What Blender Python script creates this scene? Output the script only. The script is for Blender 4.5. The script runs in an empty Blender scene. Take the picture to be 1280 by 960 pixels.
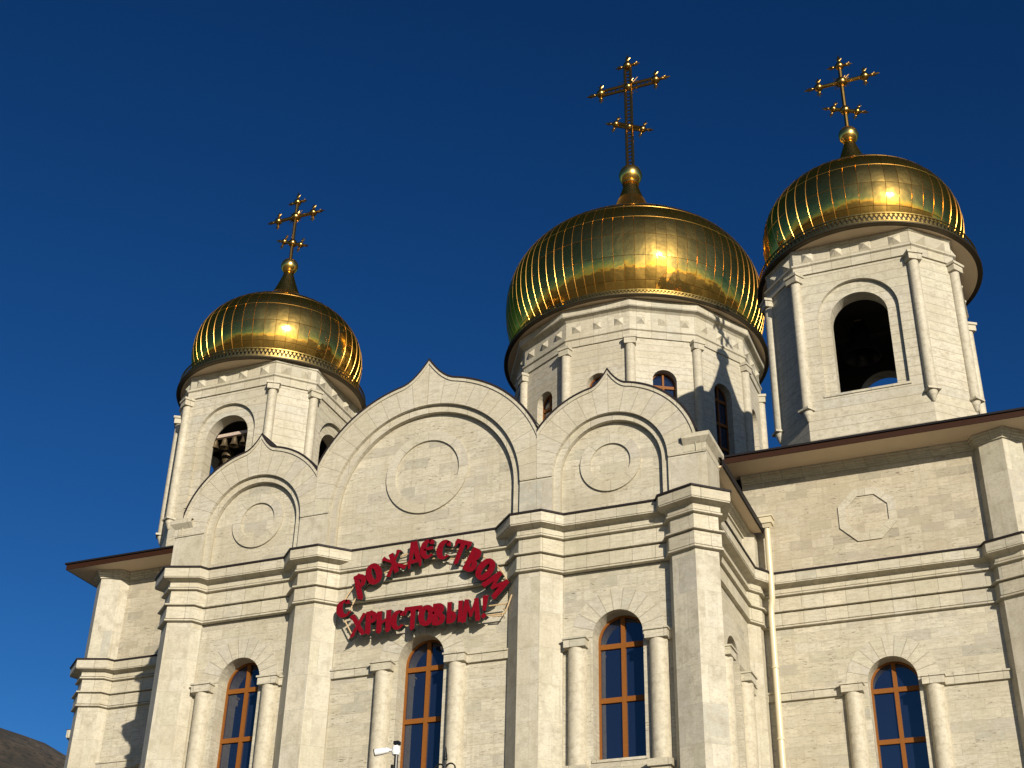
import bpy, math, random
from mathutils import Vector, Matrix
from mathutils.geometry import tessellate_polygon
R = math.radians
random.seed(7)
S = bpy.context.scene
COL = S.collection

# ------------------------------------------------------------------ camera
cd = bpy.data.cameras.new("camera"); cam = bpy.data.objects.new("camera", cd); COL.objects.link(cam)
cd.sensor_width = 36.0; cd.lens = 1753.2 / 1280 * 36.0; cd.clip_start = .1; cd.clip_end = 6000
yaw, pitch, roll = R(-23.027), R(30.643), R(1.445)
fw = Vector((math.sin(yaw)*math.cos(pitch), math.cos(yaw)*math.cos(pitch), math.sin(pitch)))
rt = Vector((math.cos(yaw), -math.sin(yaw), 0)); up = rt.cross(fw)
rt2 = rt*math.cos(roll) + up*math.sin(roll); up2 = -rt*math.sin(roll) + up*math.cos(roll)
cam.matrix_world = Matrix(((rt2.x, up2.x, -fw.x, 16.055), (rt2.y, up2.y, -fw.y, -31.783), (rt2.z, up2.z, -fw.z, 0.0), (0, 0, 0, 1)))
S.camera = cam

# ------------------------------------------------------------------ world, sun, exposure
SUN_EL, SUN_AZ = R(15.8), R(40.3)            # azimuth measured from the facade's outward normal (-Y) towards +X
sdir = Vector((math.sin(SUN_AZ)*math.cos(SUN_EL), -math.cos(SUN_AZ)*math.cos(SUN_EL), math.sin(SUN_EL)))
w = bpy.data.worlds.new("World"); S.world = w; w.use_nodes = True
nt = w.node_tree; bg = nt.nodes["Background"]
sky = nt.nodes.new("ShaderNodeTexSky"); sky.sky_type = 'NISHITA'; sky.sun_disc = False
sky.sun_elevation = SUN_EL; sky.sun_rotation = math.atan2(sdir.x, sdir.y)
sky.altitude = 500; sky.air_density = 1.0; sky.dust_density = 0.5; sky.ozone_density = 3.6
hs = nt.nodes.new("ShaderNodeHueSaturation"); hs.inputs['Saturation'].default_value = 1.2; hs.inputs['Value'].default_value = .75
nt.links.new(sky.outputs[0], hs.inputs['Color']); gm = nt.nodes.new("ShaderNodeGamma"); gm.inputs[1].default_value = 1.40
nt.links.new(hs.outputs[0], gm.inputs[0]); nt.links.new(gm.outputs[0], bg.inputs[0])
bg.inputs[1].default_value = 0.05
sl = bpy.data.lights.new("sun", 'SUN'); sun = bpy.data.objects.new("sun", sl); COL.objects.link(sun)
sl.energy = 5.0; sl.angle = R(.5); sl.color = (1.0, .91, .755)
sun.rotation_euler = (-sdir).to_track_quat('-Z', 'Y').to_euler(); sun.location = (30, -40, 40)
S.view_settings.view_transform = 'Standard'; S.view_settings.look = 'None'
S.view_settings.exposure = 0.32; S.view_settings.gamma = 1.0; S.view_settings.use_curve_mapping = False
S.render.engine = 'CYCLES'; S.cycles.max_bounces = 8

# ------------------------------------------------------------------ materials
def newmat(name):
    m = bpy.data.materials.new(name); m.use_nodes = True
    return m, m.node_tree, m.node_tree.nodes, m.node_tree.links, m.node_tree.nodes["Principled BSDF"]
def mix(nt, a, b, fac, mode='MIX'):
    n = nt.nodes.new("ShaderNodeMix"); n.data_type = 'RGBA'; n.blend_type = mode
    for k, v in (('Factor', fac), ('A', a), ('B', b)):
        s = [i for i in n.inputs if i.name == k and (i.type == 'RGBA' if k != 'Factor' else i.type == 'VALUE')][0]
        if hasattr(v, 'is_output'): nt.links.new(v, s)
        else: s.default_value = v
    return [o for o in n.outputs if o.type == 'RGBA'][0]
def mth(nt, op, a, b=None, c=None):
    n = nt.nodes.new("ShaderNodeMath"); n.operation = op
    for i, v in enumerate((a, b, c)):
        if v is None: continue
        if hasattr(v, 'is_output'): nt.links.new(v, n.inputs[i])
        else: n.inputs[i].default_value = v
    return n.outputs[0]
def ramp(nt, fac, stops):
    n = nt.nodes.new("ShaderNodeValToRGB"); nt.links.new(fac, n.inputs[0])
    e = n.color_ramp.elements
    while len(e) < len(stops): e.new(.5)
    for i, (p, c) in enumerate(stops):
        e[i].position = p; e[i].color = (*c, 1) if len(c) == 3 else c
    return n.outputs[0]
def noise(nt, vec, scale, detail=4, rough=.6):
    n = nt.nodes.new("ShaderNodeTexNoise"); nt.links.new(vec, n.inputs['Vector'])
    n.inputs['Scale'].default_value = scale; n.inputs['Detail'].default_value = detail; n.inputs['Roughness'].default_value = rough
    return n.outputs[0]
def vmap(nt, vec, sc, loc=(0, 0, 0)):
    n = nt.nodes.new("ShaderNodeMapping"); nt.links.new(vec, n.inputs[0]); n.inputs['Scale'].default_value = sc; n.inputs['Location'].default_value = loc
    return n.outputs[0]

def stone(name, bw, bh, mortar=.004, tone=(0.468, 0.438, 0.358), var=1.0, pits=1.0, voussoir=0, streak=(1.1, 7.0), mortar_dark=.62, off=.5):
    m, nt, N, L, b = newmat(name)
    uv = N.new("ShaderNodeUVMap").outputs[0]
    tc = N.new("ShaderNodeTexCoord")
    if voussoir:
        sx = N.new("ShaderNodeSeparateXYZ"); L.new(tc.outputs['Object'], sx.inputs[0])
        ang = mth(nt, 'ARCTAN2', sx.outputs[2], sx.outputs[0])
        q = mth(nt, 'MULTIPLY', mth(nt, 'ADD', ang, math.pi), voussoir/(2*math.pi))
        fr = mth(nt, 'FRACT', q); cell = mth(nt, 'FLOOR', q)
        dist = mth(nt, 'MINIMUM', fr, mth(nt, 'SUBTRACT', 1.0, fr))
        rad = mth(nt, 'SQRT', mth(nt, 'ADD', mth(nt, 'MULTIPLY', sx.outputs[0], sx.outputs[0]), mth(nt, 'MULTIPLY', sx.outputs[2], sx.outputs[2])))
        dm = mth(nt, 'MULTIPLY', mth(nt, 'MULTIPLY', dist, rad), 2*math.pi/voussoir)
        mort = mth(nt, 'LESS_THAN', dm, mortar)
        wn = N.new("ShaderNodeTexWhiteNoise"); wn.noise_dimensions = '1D'; L.new(cell, wn.inputs['W']); rnd = wn.outputs[0]
    else:
        br = N.new("ShaderNodeTexBrick"); L.new(uv, br.inputs[0])
        br.offset = off; br.inputs['Scale'].default_value = 1; br.inputs['Brick Width'].default_value = bw; br.inputs['Row Height'].default_value = bh
        br.inputs['Mortar Size'].default_value = mortar; br.inputs['Mortar Smooth'].default_value = .3
        br.inputs['Color1'].default_value = (0, 0, 0, 1); br.inputs['Color2'].default_value = (1, 1, 1, 1); br.inputs['Mortar'].default_value = (.5, .5, .5, 1)
        mort = br.outputs['Fac']; rnd = br.outputs['Color']
    # each slab has its own vein offset
    cmb = N.new("ShaderNodeCombineXYZ"); L.new(mth(nt, 'MULTIPLY', rnd, 37.0), cmb.inputs[0]); L.new(mth(nt, 'MULTIPLY', rnd, 91.0), cmb.inputs[1]); L.new(mth(nt, 'MULTIPLY', rnd, 53.0), cmb.inputs[2])
    av = N.new("ShaderNodeVectorMath"); av.operation = 'ADD'; L.new(uv, av.inputs[0]); L.new(cmb.outputs[0], av.inputs[1])
    vv = av.outputs[0]
    t = Vector(tone)
    def T(k, r=1, g=1, bl=1): return (t.x*k*r, t.y*k*g, t.z*k*bl)
    base = ramp(nt, rnd, [(0.0, T(1-.14*var, 1, 1, 1.04)), (.16, T(1-.05*var, 1.03, 1, .94)), (.45, T(1.0)), (.72, T(1+.05*var, 1.02, 1, .97)), (.9, T(1-.07*var, 1.0, 1.0, .93)), (1.0, T(1-.2*var, .97, 1, 1.06))])
    st = noise(nt, vmap(nt, vv, (streak[0], streak[1], 1)), 2.6, 6, .68)
    col = mix(nt, base, (t.x*.62, t.y*.585, t.z*.53, 1), mth(nt, 'MULTIPLY', ramp(nt, st, [(.47, (0, 0, 0)), (.68, (1, 1, 1))]), .8))
    cl = noise(nt, vmap(nt, vv, (1, 1.6, 1)), 3.1, 5, .65)
    col = mix(nt, col, (min(t.x*1.22, .8), min(t.y*1.2, .8), t.z*1.14, 1), mth(nt, 'MULTIPLY', ramp(nt, cl, [(.5, (0, 0, 0)), (.72, (1, 1, 1))]), .55))
    ob = noise(nt, tc.outputs['Object'], .45, 4, .6)
    col = mix(nt, col, (t.x*.78, t.y*.74, t.z*.64, 1), mth(nt, 'MULTIPLY', ramp(nt, ob, [(.42, (0, 0, 0)), (.68, (1, 1, 1))]), .6))
    # travertine pits, long and flat
    pn = noise(nt, vmap(nt, vv, (1.5, 5.5, 1)), 4.5, 4, .6)
    pm = noise(nt, vmap(nt, vv, (1, 1.5, 1)), 1.7, 2, .5)
    pf = mth(nt, 'MULTIPLY', ramp(nt, pn, [(.585, (0, 0, 0)), (.66, (1, 1, 1))]), ramp(nt, pm, [(.45, (0, 0, 0)), (.6, (1, 1, 1))]))
    pf = mth(nt, 'MULTIPLY', pf, pits)
    col = mix(nt, col, (t.x*.38, t.y*.34, t.z*.29, 1), mth(nt, 'MULTIPLY', pf, .8))
    rs = noise(nt, vmap(nt, uv, (5.5, .28, 1)), 1.6, 4, .6)
    col = mix(nt, col, (t.x*.7, t.y*.655, t.z*.56, 1), mth(nt, 'MULTIPLY', ramp(nt, rs, [(.52, (0, 0, 0)), (.72, (1, 1, 1))]), .5))
    fine = noise(nt, vv, 38, 2, .6)
    gr = noise(nt, vmap(nt, vv, (1, 1.8, 1)), 15, 3, .7)
    col = mix(nt, col, (t.x*.6, t.y*.56, t.z*.5, 1), mth(nt, 'MULTIPLY', ramp(nt, gr, [(.5, (0, 0, 0)), (.7, (1, 1, 1))]), .55))
    col = mix(nt, col, (t.x*.45, t.y*.42, t.z*.36, 1), mth(nt, 'MULTIPLY', mort, mortar_dark))
    L.new(col, b.inputs['Base Color']); b.inputs['Roughness'].default_value = .62
    b.inputs['Specular IOR Level'].default_value = .3
    h = mth(nt, 'ADD', mth(nt, 'MULTIPLY', mth(nt, 'ADD', mort, pf), -1.0), mth(nt, 'ADD', mth(nt, 'MULTIPLY', st, .25), mth(nt, 'MULTIPLY', fine, .22)))
    bp = N.new("ShaderNodeBump"); bp.inputs['Distance'].default_value = .006; bp.inputs['Strength'].default_value = .55
    L.new(h, bp.inputs['Height']); L.new(bp.outputs[0], b.inputs['Normal'])
    return m

M = {}
M['wall'] = stone('rough_travertine', .74, .29, .0045, pits=1.3, mortar_dark=.42, var=1.5)
M['upper'] = stone('weathered_travertine', .62, .27, .004, tone=(.445, .405, .32), pits=1.3, mortar_dark=.4, var=2.0)
M['column'] = stone('column_stone', 9, 9, .0, tone=(0.476, 0.446, 0.368), pits=.6, var=.2, streak=(2.2, 2.6), mortar_dark=0)
M['smooth'] = stone('honed_stone', .72, .95, .003, tone=(0.468, 0.44, 0.364), var=1.2, pits=.5, streak=(1.0, .8), mortar_dark=.4, off=.3)
M['trim'] = stone('cornice_stone', .62, 9.0, .009, tone=(0.476, 0.446, 0.364), var=1.3, pits=.35, mortar_dark=.8, off=0)
M['drum'] = stone('drum_stone', 60, .33, .013, tone=(0.476, 0.446, 0.368), var=.3, pits=.8, streak=(1.8, 2.6), mortar_dark=.62, off=0)
M['vous_big'] = stone('arch_stone_large', 1, 1, .008, voussoir=44, pits=.35, var=.5, mortar_dark=.75, tone=(0.476, 0.446, 0.368))
M['vous_mid'] = stone('arch_stone_medium', 1, 1, .008, voussoir=32, pits=.35, var=.5, mortar_dark=.75, tone=(0.476, 0.446, 0.368))
M['vous_win'] = stone('arch_stone_small', 1, 1, .010, voussoir=22, pits=.5, var=.6, mortar_dark=.75, tone=(0.476, 0.446, 0.368))
M['ring'] = stone('medallion_stone', 1, 1, .008, voussoir=8, pits=.5, var=.6, mortar_dark=.6, tone=(0.476, 0.446, 0.368))

def plain(name, col, rough=.5, metal=0, var=.12, scale=6, bump=0.0):
    m, nt, N, L, b = newmat(name)
    tc = N.new("ShaderNodeTexCoord")
    n = noise(nt, tc.outputs['Object'], scale, 4, .6)
    c = mix(nt, (*[x*(1-var) for x in col], 1), (*[min(1, x*(1+var)) for x in col], 1), n)
    L.new(c, b.inputs['Base Color']); b.inputs['Roughness'].default_value = rough; b.inputs['Metallic'].default_value = metal
    if bump:
        bp = N.new("ShaderNodeBump"); bp.inputs['Strength'].default_value = bump; bp.inputs['Distance'].default_value = .02
        L.new(noise(nt, tc.outputs['Object'], scale*6, 3, .6), bp.inputs['Height']); L.new(bp.outputs[0], b.inputs['Normal'])
    return m
M['coping'] = plain('brown_sheet_metal', (.022, .017, .017), .5)
M['fascia'] = plain('red_brown_fascia', (.030, .011, .005), .6)
M['rooftop'] = plain('dark_roofing', (.012, .010, .011), .6)
M['soffit'] = plain('beige_soffit', (.62, .49, .34), .6, var=.08, scale=2)
M['pipe'] = plain('cream_painted_metal', (.55, .48, .33), .35, var=.06)
M['wood'] = plain('varnished_wood', (.19, .066, .010), .6, var=.25, scale=14)
M['gold'] = plain('polished_gold', (.9, .58, .14), .2, 1, var=.08, scale=3)
M['seam'] = plain('folded_gold_seam', (.74, .40, .09), .28, 1, var=.2, scale=2)
M['goldtrim'] = plain('aged_gold', (.62, .42, .12), .3, 1, var=.15, scale=8)
M['crossgold'] = plain('weathered_gilding', (.36, .22, .065), .28, 1, var=.3, scale=5)
M['rim'] = plain('dark_bronze', (.055, .04, .02), .45, .6)
M['bronze'] = plain('bell_bronze', (.20, .15, .09), .45, .8, var=.3, scale=5)
M['beam'] = plain('painted_beam', (.42, .33, .27), .6, var=.3, scale=9)
M['dark'] = plain('interior_shade', (.03, .027, .024), .9)  # near-black colour stands in for the shade of unlit interiors
M['iron'] = plain('black_iron', (.012, .012, .012), .4, .3)
M['plastic'] = plain('white_plastic', (.75, .75, .74), .3, var=.03)
M['blackp'] = plain('black_plastic', (.012, .012, .012), .3)
M['red'] = plain('red_tinsel', (.185, .001, .009), .75, var=.5, scale=30, bump=.9)
M['red'].node_tree.nodes['Principled BSDF'].inputs['Specular IOR Level'].default_value = .1
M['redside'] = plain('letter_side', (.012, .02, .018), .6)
M['rail'] = plain('sign_rail', (.5, .36, .2), .45)
for k_ in ('fascia', 'rooftop', 'coping'): M[k_].node_tree.nodes['Principled BSDF'].inputs['Specular IOR Level'].default_value = .15
M['wood'].node_tree.nodes["Principled BSDF"].inputs['Specular IOR Level'].default_value = .2

# glass: dark room behind coated panes
m, nt, N, L, b = newmat('window_glass')
b.inputs['Base Color'].default_value = (.006, .011, .03, 1); b.inputs['Roughness'].default_value = .015
b.inputs['IOR'].default_value = 1.9
tc = N.new("ShaderNodeTexCoord"); bp = N.new("ShaderNodeBump"); bp.inputs['Strength'].default_value = .10; bp.inputs['Distance'].default_value = .05
L.new(noise(nt, tc.outputs['Object'], 1.2, 1), bp.inputs['Height']); L.new(bp.outputs[0], b.inputs['Normal'])
M['glass'] = m

# gilded panels, each one tilted a little differently
m, nt, N, L, b = newmat('gilded_panels')
uv = N.new("ShaderNodeUVMap").outputs[0]
fl = N.new("ShaderNodeVectorMath"); fl.operation = 'FLOOR'; L.new(uv, fl.inputs[0])
wn = N.new("ShaderNodeTexWhiteNoise"); wn.noise_dimensions = '2D'; L.new(fl.outputs[0], wn.inputs['Vector'])
sub = N.new("ShaderNodeVectorMath"); sub.operation = 'SUBTRACT'; L.new(wn.outputs['Color'], sub.inputs[0]); sub.inputs[1].default_value = (.5, .5, .5)
scl = N.new("ShaderNodeVectorMath"); scl.operation = 'SCALE'; L.new(sub.outputs[0], scl.inputs[0]); scl.inputs['Scale'].default_value = .07
tc = N.new("ShaderNodeTexCoord")
bp = N.new("ShaderNodeBump"); bp.inputs['Strength'].default_value = .24; bp.inputs['Distance'].default_value = .1
L.new(noise(nt, tc.outputs['Object'], 1.7, 2, .5), bp.inputs['Height'])
fr = N.new("ShaderNodeSeparateXYZ"); frv = N.new("ShaderNodeVectorMath"); frv.operation = 'FRACTION'; L.new(uv, frv.inputs[0]); L.new(frv.outputs[0], fr.inputs[0])
jl = mth(nt, 'LESS_THAN', mth(nt, 'MINIMUM', fr.outputs[1], mth(nt, 'SUBTRACT', 1.0, fr.outputs[1])), .012)
ad = N.new("ShaderNodeVectorMath"); ad.operation = 'ADD'; L.new(bp.outputs[0], ad.inputs[0]); L.new(scl.outputs[0], ad.inputs[1])
nn = N.new("ShaderNodeVectorMath"); nn.operation = 'NORMALIZE'; L.new(ad.outputs[0], nn.inputs[0]); L.new(nn.outputs[0], b.inputs['Normal'])
cv = ramp(nt, wn.outputs['Value'], [(0, (.60, .35, .06)), (1, (.74, .43, .085))])
L.new(mix(nt, cv, (.12, .07, .02, 1), mth(nt, 'MULTIPLY', jl, .7)), b.inputs['Base Color'])
b.inputs['Metallic'].default_value = 1; b.inputs['Roughness'].default_value = .10; b.inputs['Specular Tint'].default_value = (.75, .45, .16, 1)
def haze_lobe(m, fac, rough, col):
    nt = m.node_tree; N, L = nt.nodes, nt.links; b = N["Principled BSDF"]; o = N["Material Output"]
    g = N.new("ShaderNodeBsdfPrincipled"); g.inputs['Metallic'].default_value = 1; g.inputs['Roughness'].default_value = rough
    g.inputs['Base Color'].default_value = (*col, 1)
    if b.inputs['Normal'].is_linked: L.new(b.inputs['Normal'].links[0].from_socket, g.inputs['Normal'])
    x = N.new("ShaderNodeMixShader"); x.inputs[0].default_value = fac
    L.new(b.outputs[0], x.inputs[1]); L.new(g.outputs[0], x.inputs[2]); L.new(x.outputs[0], o.inputs[0])
haze_lobe(m, .10, .45, (.72, .47, .14))
for k_ in ('gold', 'seam', 'goldtrim', 'crossgold'): M[k_].node_tree.nodes['Principled BSDF'].inputs['Specular Tint'].default_value = (.75, .45, .16, 1)
haze_lobe(M['gold'], .12, .45, (.72, .50, .17))
M['dome'] = m

# ground and hill
m, nt, N, L, b = newmat('paved_ground')
tc = N.new("ShaderNodeTexCoord")
br = N.new("ShaderNodeTexBrick"); L.new(tc.outputs['Object'], br.inputs[0]); br.inputs['Scale'].default_value = 1
br.inputs['Brick Width'].default_value = .6; br.inputs['Row Height'].default_value = .3; br.inputs['Mortar Size'].default_value = .008
br.inputs['Color1'].default_value = (.13, .115, .095, 1); br.inputs['Color2'].default_value = (.10, .09, .075, 1); br.inputs['Mortar'].default_value = (.1, .09, .08, 1)
far = ramp(nt, noise(nt, tc.outputs['Object'], .02, 5), [(.35, (.05, .042, .024)), (.65, (.09, .075, .045))])
sp = N.new("ShaderNodeVectorMath"); sp.operation = 'LENGTH'; L.new(tc.outputs['Object'], sp.inputs[0])
L.new(mix(nt, br.outputs[0], far, mth(nt, 'GREATER_THAN', sp.outputs['Value'], 75.0)), b.inputs['Base Color']); b.inputs['Roughness'].default_value = .8
M['ground'] = m
m, nt, N, L, b = newmat('dry_hillside')
tc = N.new("ShaderNodeTexCoord")
c = ramp(nt, noise(nt, tc.outputs['Object'], .05, 8, .7), [(.3, (.012, .010, .008)), (.5, (.034, .026, .018)), (.68, (.075, .058, .038))])
c = mix(nt, c, (.012, .012, .008, 1), ramp(nt, noise(nt, tc.outputs['Object'], .3, 4, .7), [(.5, (0, 0, 0)), (.62, (1, 1, 1))]))
L.new(c, b.inputs['Base Color']); b.inputs['Roughness'].default_value = .95
M['hill'] = m

# ------------------------------------------------------------------ mesh builder
WO = {}                                     # world origin of every object made here
class MB:
    def __init__(s): s.v = []; s.f = []; s.uv = []; s.mi = []; s.cur = 0
    def face(s, pts, uv=None):
        i = len(s.v); s.v += [tuple(p) for p in pts]; s.f.append(tuple(range(i, i+len(pts)))); s.mi.append(s.cur)
        if uv is None:
            a, b_, c = Vector(pts[0]), Vector(pts[1]), Vector(pts[2]); n = (b_-a).cross(c-a)
            if n.length < 1e-9 and len(pts) > 3: n = (c-a).cross(Vector(pts[3])-a)
            n = n.normalized() if n.length > 1e-12 else Vector((0, 0, 1))
            if abs(n.z) > .75: uv = [(p[0], p[1]) for p in pts]
            else:
                t = Vector((-n.y, n.x)).normalized()
                uv = [(p[0]*t.x + p[1]*t.y, p[2]) for p in pts]
        s.uv.append(uv)
    def box(s, c, d, M3=None):
        h = [x/2 for x in d]
        P = [Vector((sx*h[0], sy*h[1], sz*h[2])) for sx in (-1, 1) for sy in (-1, 1) for sz in (-1, 1)]
        if M3 is not None: P = [M3 @ p for p in P]
        P = [p + Vector(c) for p in P]
        for q in ((0, 1, 3, 2), (4, 6, 7, 5), (0, 4, 5, 1), (2, 3, 7, 6), (0, 2, 6, 4), (1, 5, 7, 3)): s.face([P[k] for k in q])
    def prism(s, poly, z0, z1, caps=True):   # plan polygon, counter-clockwise
        n = len(poly)
        for i in range(n):
            a, b_ = poly[i], poly[(i+1) % n]
            s.face([(a[0], a[1], z0), (b_[0], b_[1], z0), (b_[0], b_[1], z1), (a[0], a[1], z1)])
        if caps:
            s.face([(p[0], p[1], z1) for p in poly]); s.face([(p[0], p[1], z0) for p in reversed(poly)])
    def slab(s, F, outer, holes, d0, d1, sides=True):  # polygon with holes in (u,z), from outward depth d0 (back) to d1 (front)
        loops = [outer] + holes
        pts = [p for l in loops for p in l]
        for t in tessellate_polygon([[Vector((p[0], p[1], 0)) for p in l] for l in loops]):
            a, b_, c = [pts[k] for k in t]
            cr = (b_[0]-a[0])*(c[1]-a[1]) - (b_[1]-a[1])*(c[0]-a[0])
            if abs(cr) < 1e-10: continue
            T = [a, b_, c] if cr > 0 else [a, c, b_]
            s.face([F(p[0], d1, p[1]) for p in T]); s.face([F(p[0], d0, p[1]) for p in reversed(T)])
        if sides:
            for k, l in enumerate(loops):
                ar = sum(l[i][0]*l[(i+1) % len(l)][1] - l[(i+1) % len(l)][0]*l[i][1] for i in range(len(l)))
                l = l if (ar > 0) == (k == 0) else l[::-1]
                for i in range(len(l)):
                    a, b_ = l[i], l[(i+1) % len(l)]
                    s.face([F(a[0], d1, a[1]), F(a[0], d0, a[1]), F(b_[0], d0, b_[1]), F(b_[0], d1, b_[1])])
    def sweep(s, path, prof, closed=False):  # plan path walked with the outside on the right hand
        L = [offset(path, o, closed) for o, z in prof]
        n = len(path); acc = [0]
        for i in range(n):
            a, b_ = path[i], path[(i+1) % n]; acc.append(acc[-1] + math.hypot(b_[0]-a[0], b_[1]-a[1]))
        for k in range(len(prof)-1):
            z0, z1 = prof[k][1], prof[k+1][1]
            for i in range(n if closed else n-1):
                j = (i+1) % n
                s.face([(*L[k][i], z0), (*L[k][j], z0), (*L[k+1][j], z1), (*L[k+1][i], z1)],
                       [(acc[i], z0), (acc[i+1], z0), (acc[i+1], z1+.01), (acc[i], z1+.01)])
    def lathe(s, c, prof, n=24, a0=0, a1=2*math.pi, uvs=None):
        full = abs(a1-a0-2*math.pi) < 1e-6
        for i in range(n):
            t0, t1 = a0+(a1-a0)*i/n, a0+(a1-a0)*(i+1)/n
            for k in range(len(prof)-1):
                (r0, z0), (r1, z1) = prof[k], prof[k+1]
                P = [(c[0]+r0*math.cos(t0), c[1]+r0*math.sin(t0), z0), (c[0]+r0*math.cos(t1), c[1]+r0*math.sin(t1), z0),
                     (c[0]+r1*math.cos(t1), c[1]+r1*math.sin(t1), z1), (c[0]+r1*math.cos(t0), c[1]+r1*math.sin(t0), z1)]
                if uvs: u = [(uvs[0]*i/n, uvs[1][k]), (uvs[0]*(i+1)/n, uvs[1][k]), (uvs[0]*(i+1)/n, uvs[1][k+1]), (uvs[0]*i/n, uvs[1][k+1])]
                else: u = [(r0*t0, z0), (r0*t1, z0), (r0*t1, z1), (r0*t0, z1)]
                if r0 < 1e-6: P = P[1:]; u = u[1:]
                elif r1 < 1e-6: P = P[:3]; u = u[:3]
                s.face(P, u)
    def tube(s, pts, r, n=8, closed=False):
        pts = [Vector(p) for p in pts]; rings = []
        for i, p in enumerate(pts):
            if closed: t = (pts[(i+1) % len(pts)]-pts[i-1]).normalized()
            else: t = (pts[min(i+1, len(pts)-1)]-pts[max(i-1, 0)]).normalized()
            a = Vector((0, 0, 1)) if abs(t.z) < .9 else Vector((0, 1, 0))
            x = t.cross(a).normalized(); y = t.cross(x).normalized()
            rings.append([p + (x*math.cos(2*math.pi*k/n) + y*math.sin(2*math.pi*k/n))*(r if not isinstance(r, list) else r[i]) for k in range(n)])
        for i in range(len(rings) if closed else len(rings)-1):
            A, B = rings[i], rings[(i+1) % len(rings)]
            for k in range(n): s.face([A[k], A[(k+1) % n], B[(k+1) % n], B[k]])
        if not closed: s.face(rings[0]); s.face(rings[-1][::-1])
    def ball(s, c, r, n=16, m=10, sc=(1, 1, 1)):
        for j in range(m):
            p0, p1 = -math.pi/2+math.pi*j/m, -math.pi/2+math.pi*(j+1)/m
            for i in range(n):
                t0, t1 = 2*math.pi*i/n, 2*math.pi*(i+1)/n
                q = lambda p, t: (c[0]+r*sc[0]*math.cos(p)*math.cos(t), c[1]+r*sc[1]*math.cos(p)*math.sin(t), c[2]+r*sc[2]*math.sin(p))
                P = [q(p0, t0), q(p0, t1), q(p1, t1), q(p1, t0)]
                if j == 0: P = P[1:]
                elif j == m-1: P = P[:3]
                s.face(P)
    def build(s, name, mat, parent=None, origin=(0, 0, 0), smooth=False, label=None):
        me = bpy.data.meshes.new(name); o = Vector(origin)
        me.from_pydata([Vector(v)-o for v in s.v], [], s.f)
        ul = me.uv_layers.new(name="UVMap")
        flat = [c for f in s.uv for p in f for c in p]
        ul.data.foreach_set("uv", flat)
        for mm in (mat if isinstance(mat, list) else [mat]): me.materials.append(mm)
        me.polygons.foreach_set("material_index", s.mi)
        if smooth:
            import bmesh
            bm = bmesh.new(); bm.from_mesh(me); bmesh.ops.remove_doubles(bm, verts=bm.verts, dist=.0004)
            for f in bm.faces: f.smooth = True
            for e in bm.edges:
                if len(e.link_faces) == 2 and e.calc_face_angle(0) > R(40): e.smooth = False
            bm.to_mesh(me); bm.free()
        me.update()
        ob = bpy.data.objects.new(name, me); COL.objects.link(ob)
        attach(ob, origin, parent)
        if label: ob['label'] = label
        return ob
def attach(ob, origin, parent):
    WO[ob.name] = Vector(origin)
    if parent is not None: ob.parent = parent; ob.location = Vector(origin) - WO[parent.name]
    else: ob.location = origin
def empty(name, loc, label, cat, group=None):
    o = bpy.data.objects.new(name, None); COL.objects.link(o); attach(o, loc, None); o.empty_display_size = .3
    tag(o, label, cat, group); return o
def tag(o, label, cat, group=None):
    o['label'] = label; o['category'] = cat
    if group: o['group'] = group
def copy_tree(o, parent, loc):
    c = o.copy(); COL.objects.link(c); c.parent = parent; c.location = loc
    WO[c.name] = (WO[parent.name] if parent else Vector()) + Vector(loc)
    for ch in list(o.children): copy_tree(ch, c, ch.location)
    return c
def offset(path, o, closed=False):
    n = len(path); out = []
    for i in range(n):
        def nr(a, b):
            dx, dy = b[0]-a[0], b[1]-a[1]; l = math.hypot(dx, dy); return (dy/l, -dx/l)
        p = path[i]
        n1 = nr(path[i-1], p) if (closed or i > 0) else None
        n2 = nr(p, path[(i+1) % n]) if (closed or i < n-1) else None
        if n1 is None: n1 = n2
        if n2 is None: n2 = n1
        mx, my = n1[0]+n2[0], n1[1]+n2[1]; k = 2*o/(mx*mx+my*my)
        out.append((p[0]+mx*k, p[1]+my*k))
    return out
def frame(O, T):                            # local (u, d, z) -> world; d points outwards
    T = Vector((T[0], T[1])).normalized(); Nn = Vector((T.y, -T.x))
    return lambda u, d, z: (O[0]+T.x*u+Nn.x*d, O[1]+T.y*u+Nn.y*d, z)
def arch(c, r, zs, zb, n=28, ext=0):        # closed loop of an arched opening
    return [(c-r, zb)] + [(c-r*math.cos(math.pi*i/n), zs+r*math.sin(math.pi*i/n)) for i in range(n+1)] + [(c+r, zb)]
def rect(u0, u1, z0, z1): return [(u0, z0), (u1, z0), (u1, z1), (u0, z1)]

GZ = -1.7
church = empty('church', (0, 12, GZ), 'cream travertine cathedral with three gilded domes and arched gables under a deep blue sky', 'church')

# ------------------------------------------------------------------ plan of the outer wall (architrave line), outside on the right
D = 5.72
A3, B3, C3, E3 = (7.08, -.28), (7.82, -.54), (8.39, -.04), (8.13, .70)
hexP = [(6.93, 0)] + [A3, B3, C3, E3]
S5 = (7.46, D)
right = [(2.544, 0), (3.0, -.456), (3.667, -.456), (4.123, 0)] + hexP + [(7.85, .85), (7.85, 4.95), (8.12, 5.35), (8.12, D)] \
    + [(p[0]+S5[0], p[1]+S5[1]) for p in hexP] + [(15.31, D+.85), (15.31, 34)]
left_ = [(-p[0], p[1]) for p in reversed(right)]
PATH = left_ + right
SH = -.08                                    # shafts and walls lie behind the architrave
shaft = offset(PATH, SH)
nR = len(left_)
def sp(i): return shaft[nR+i]                # right half by index of `right`
def spl(i): return shaft[nR-1-i]
YW = .15                                     # wall plane of the portal bays

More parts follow.
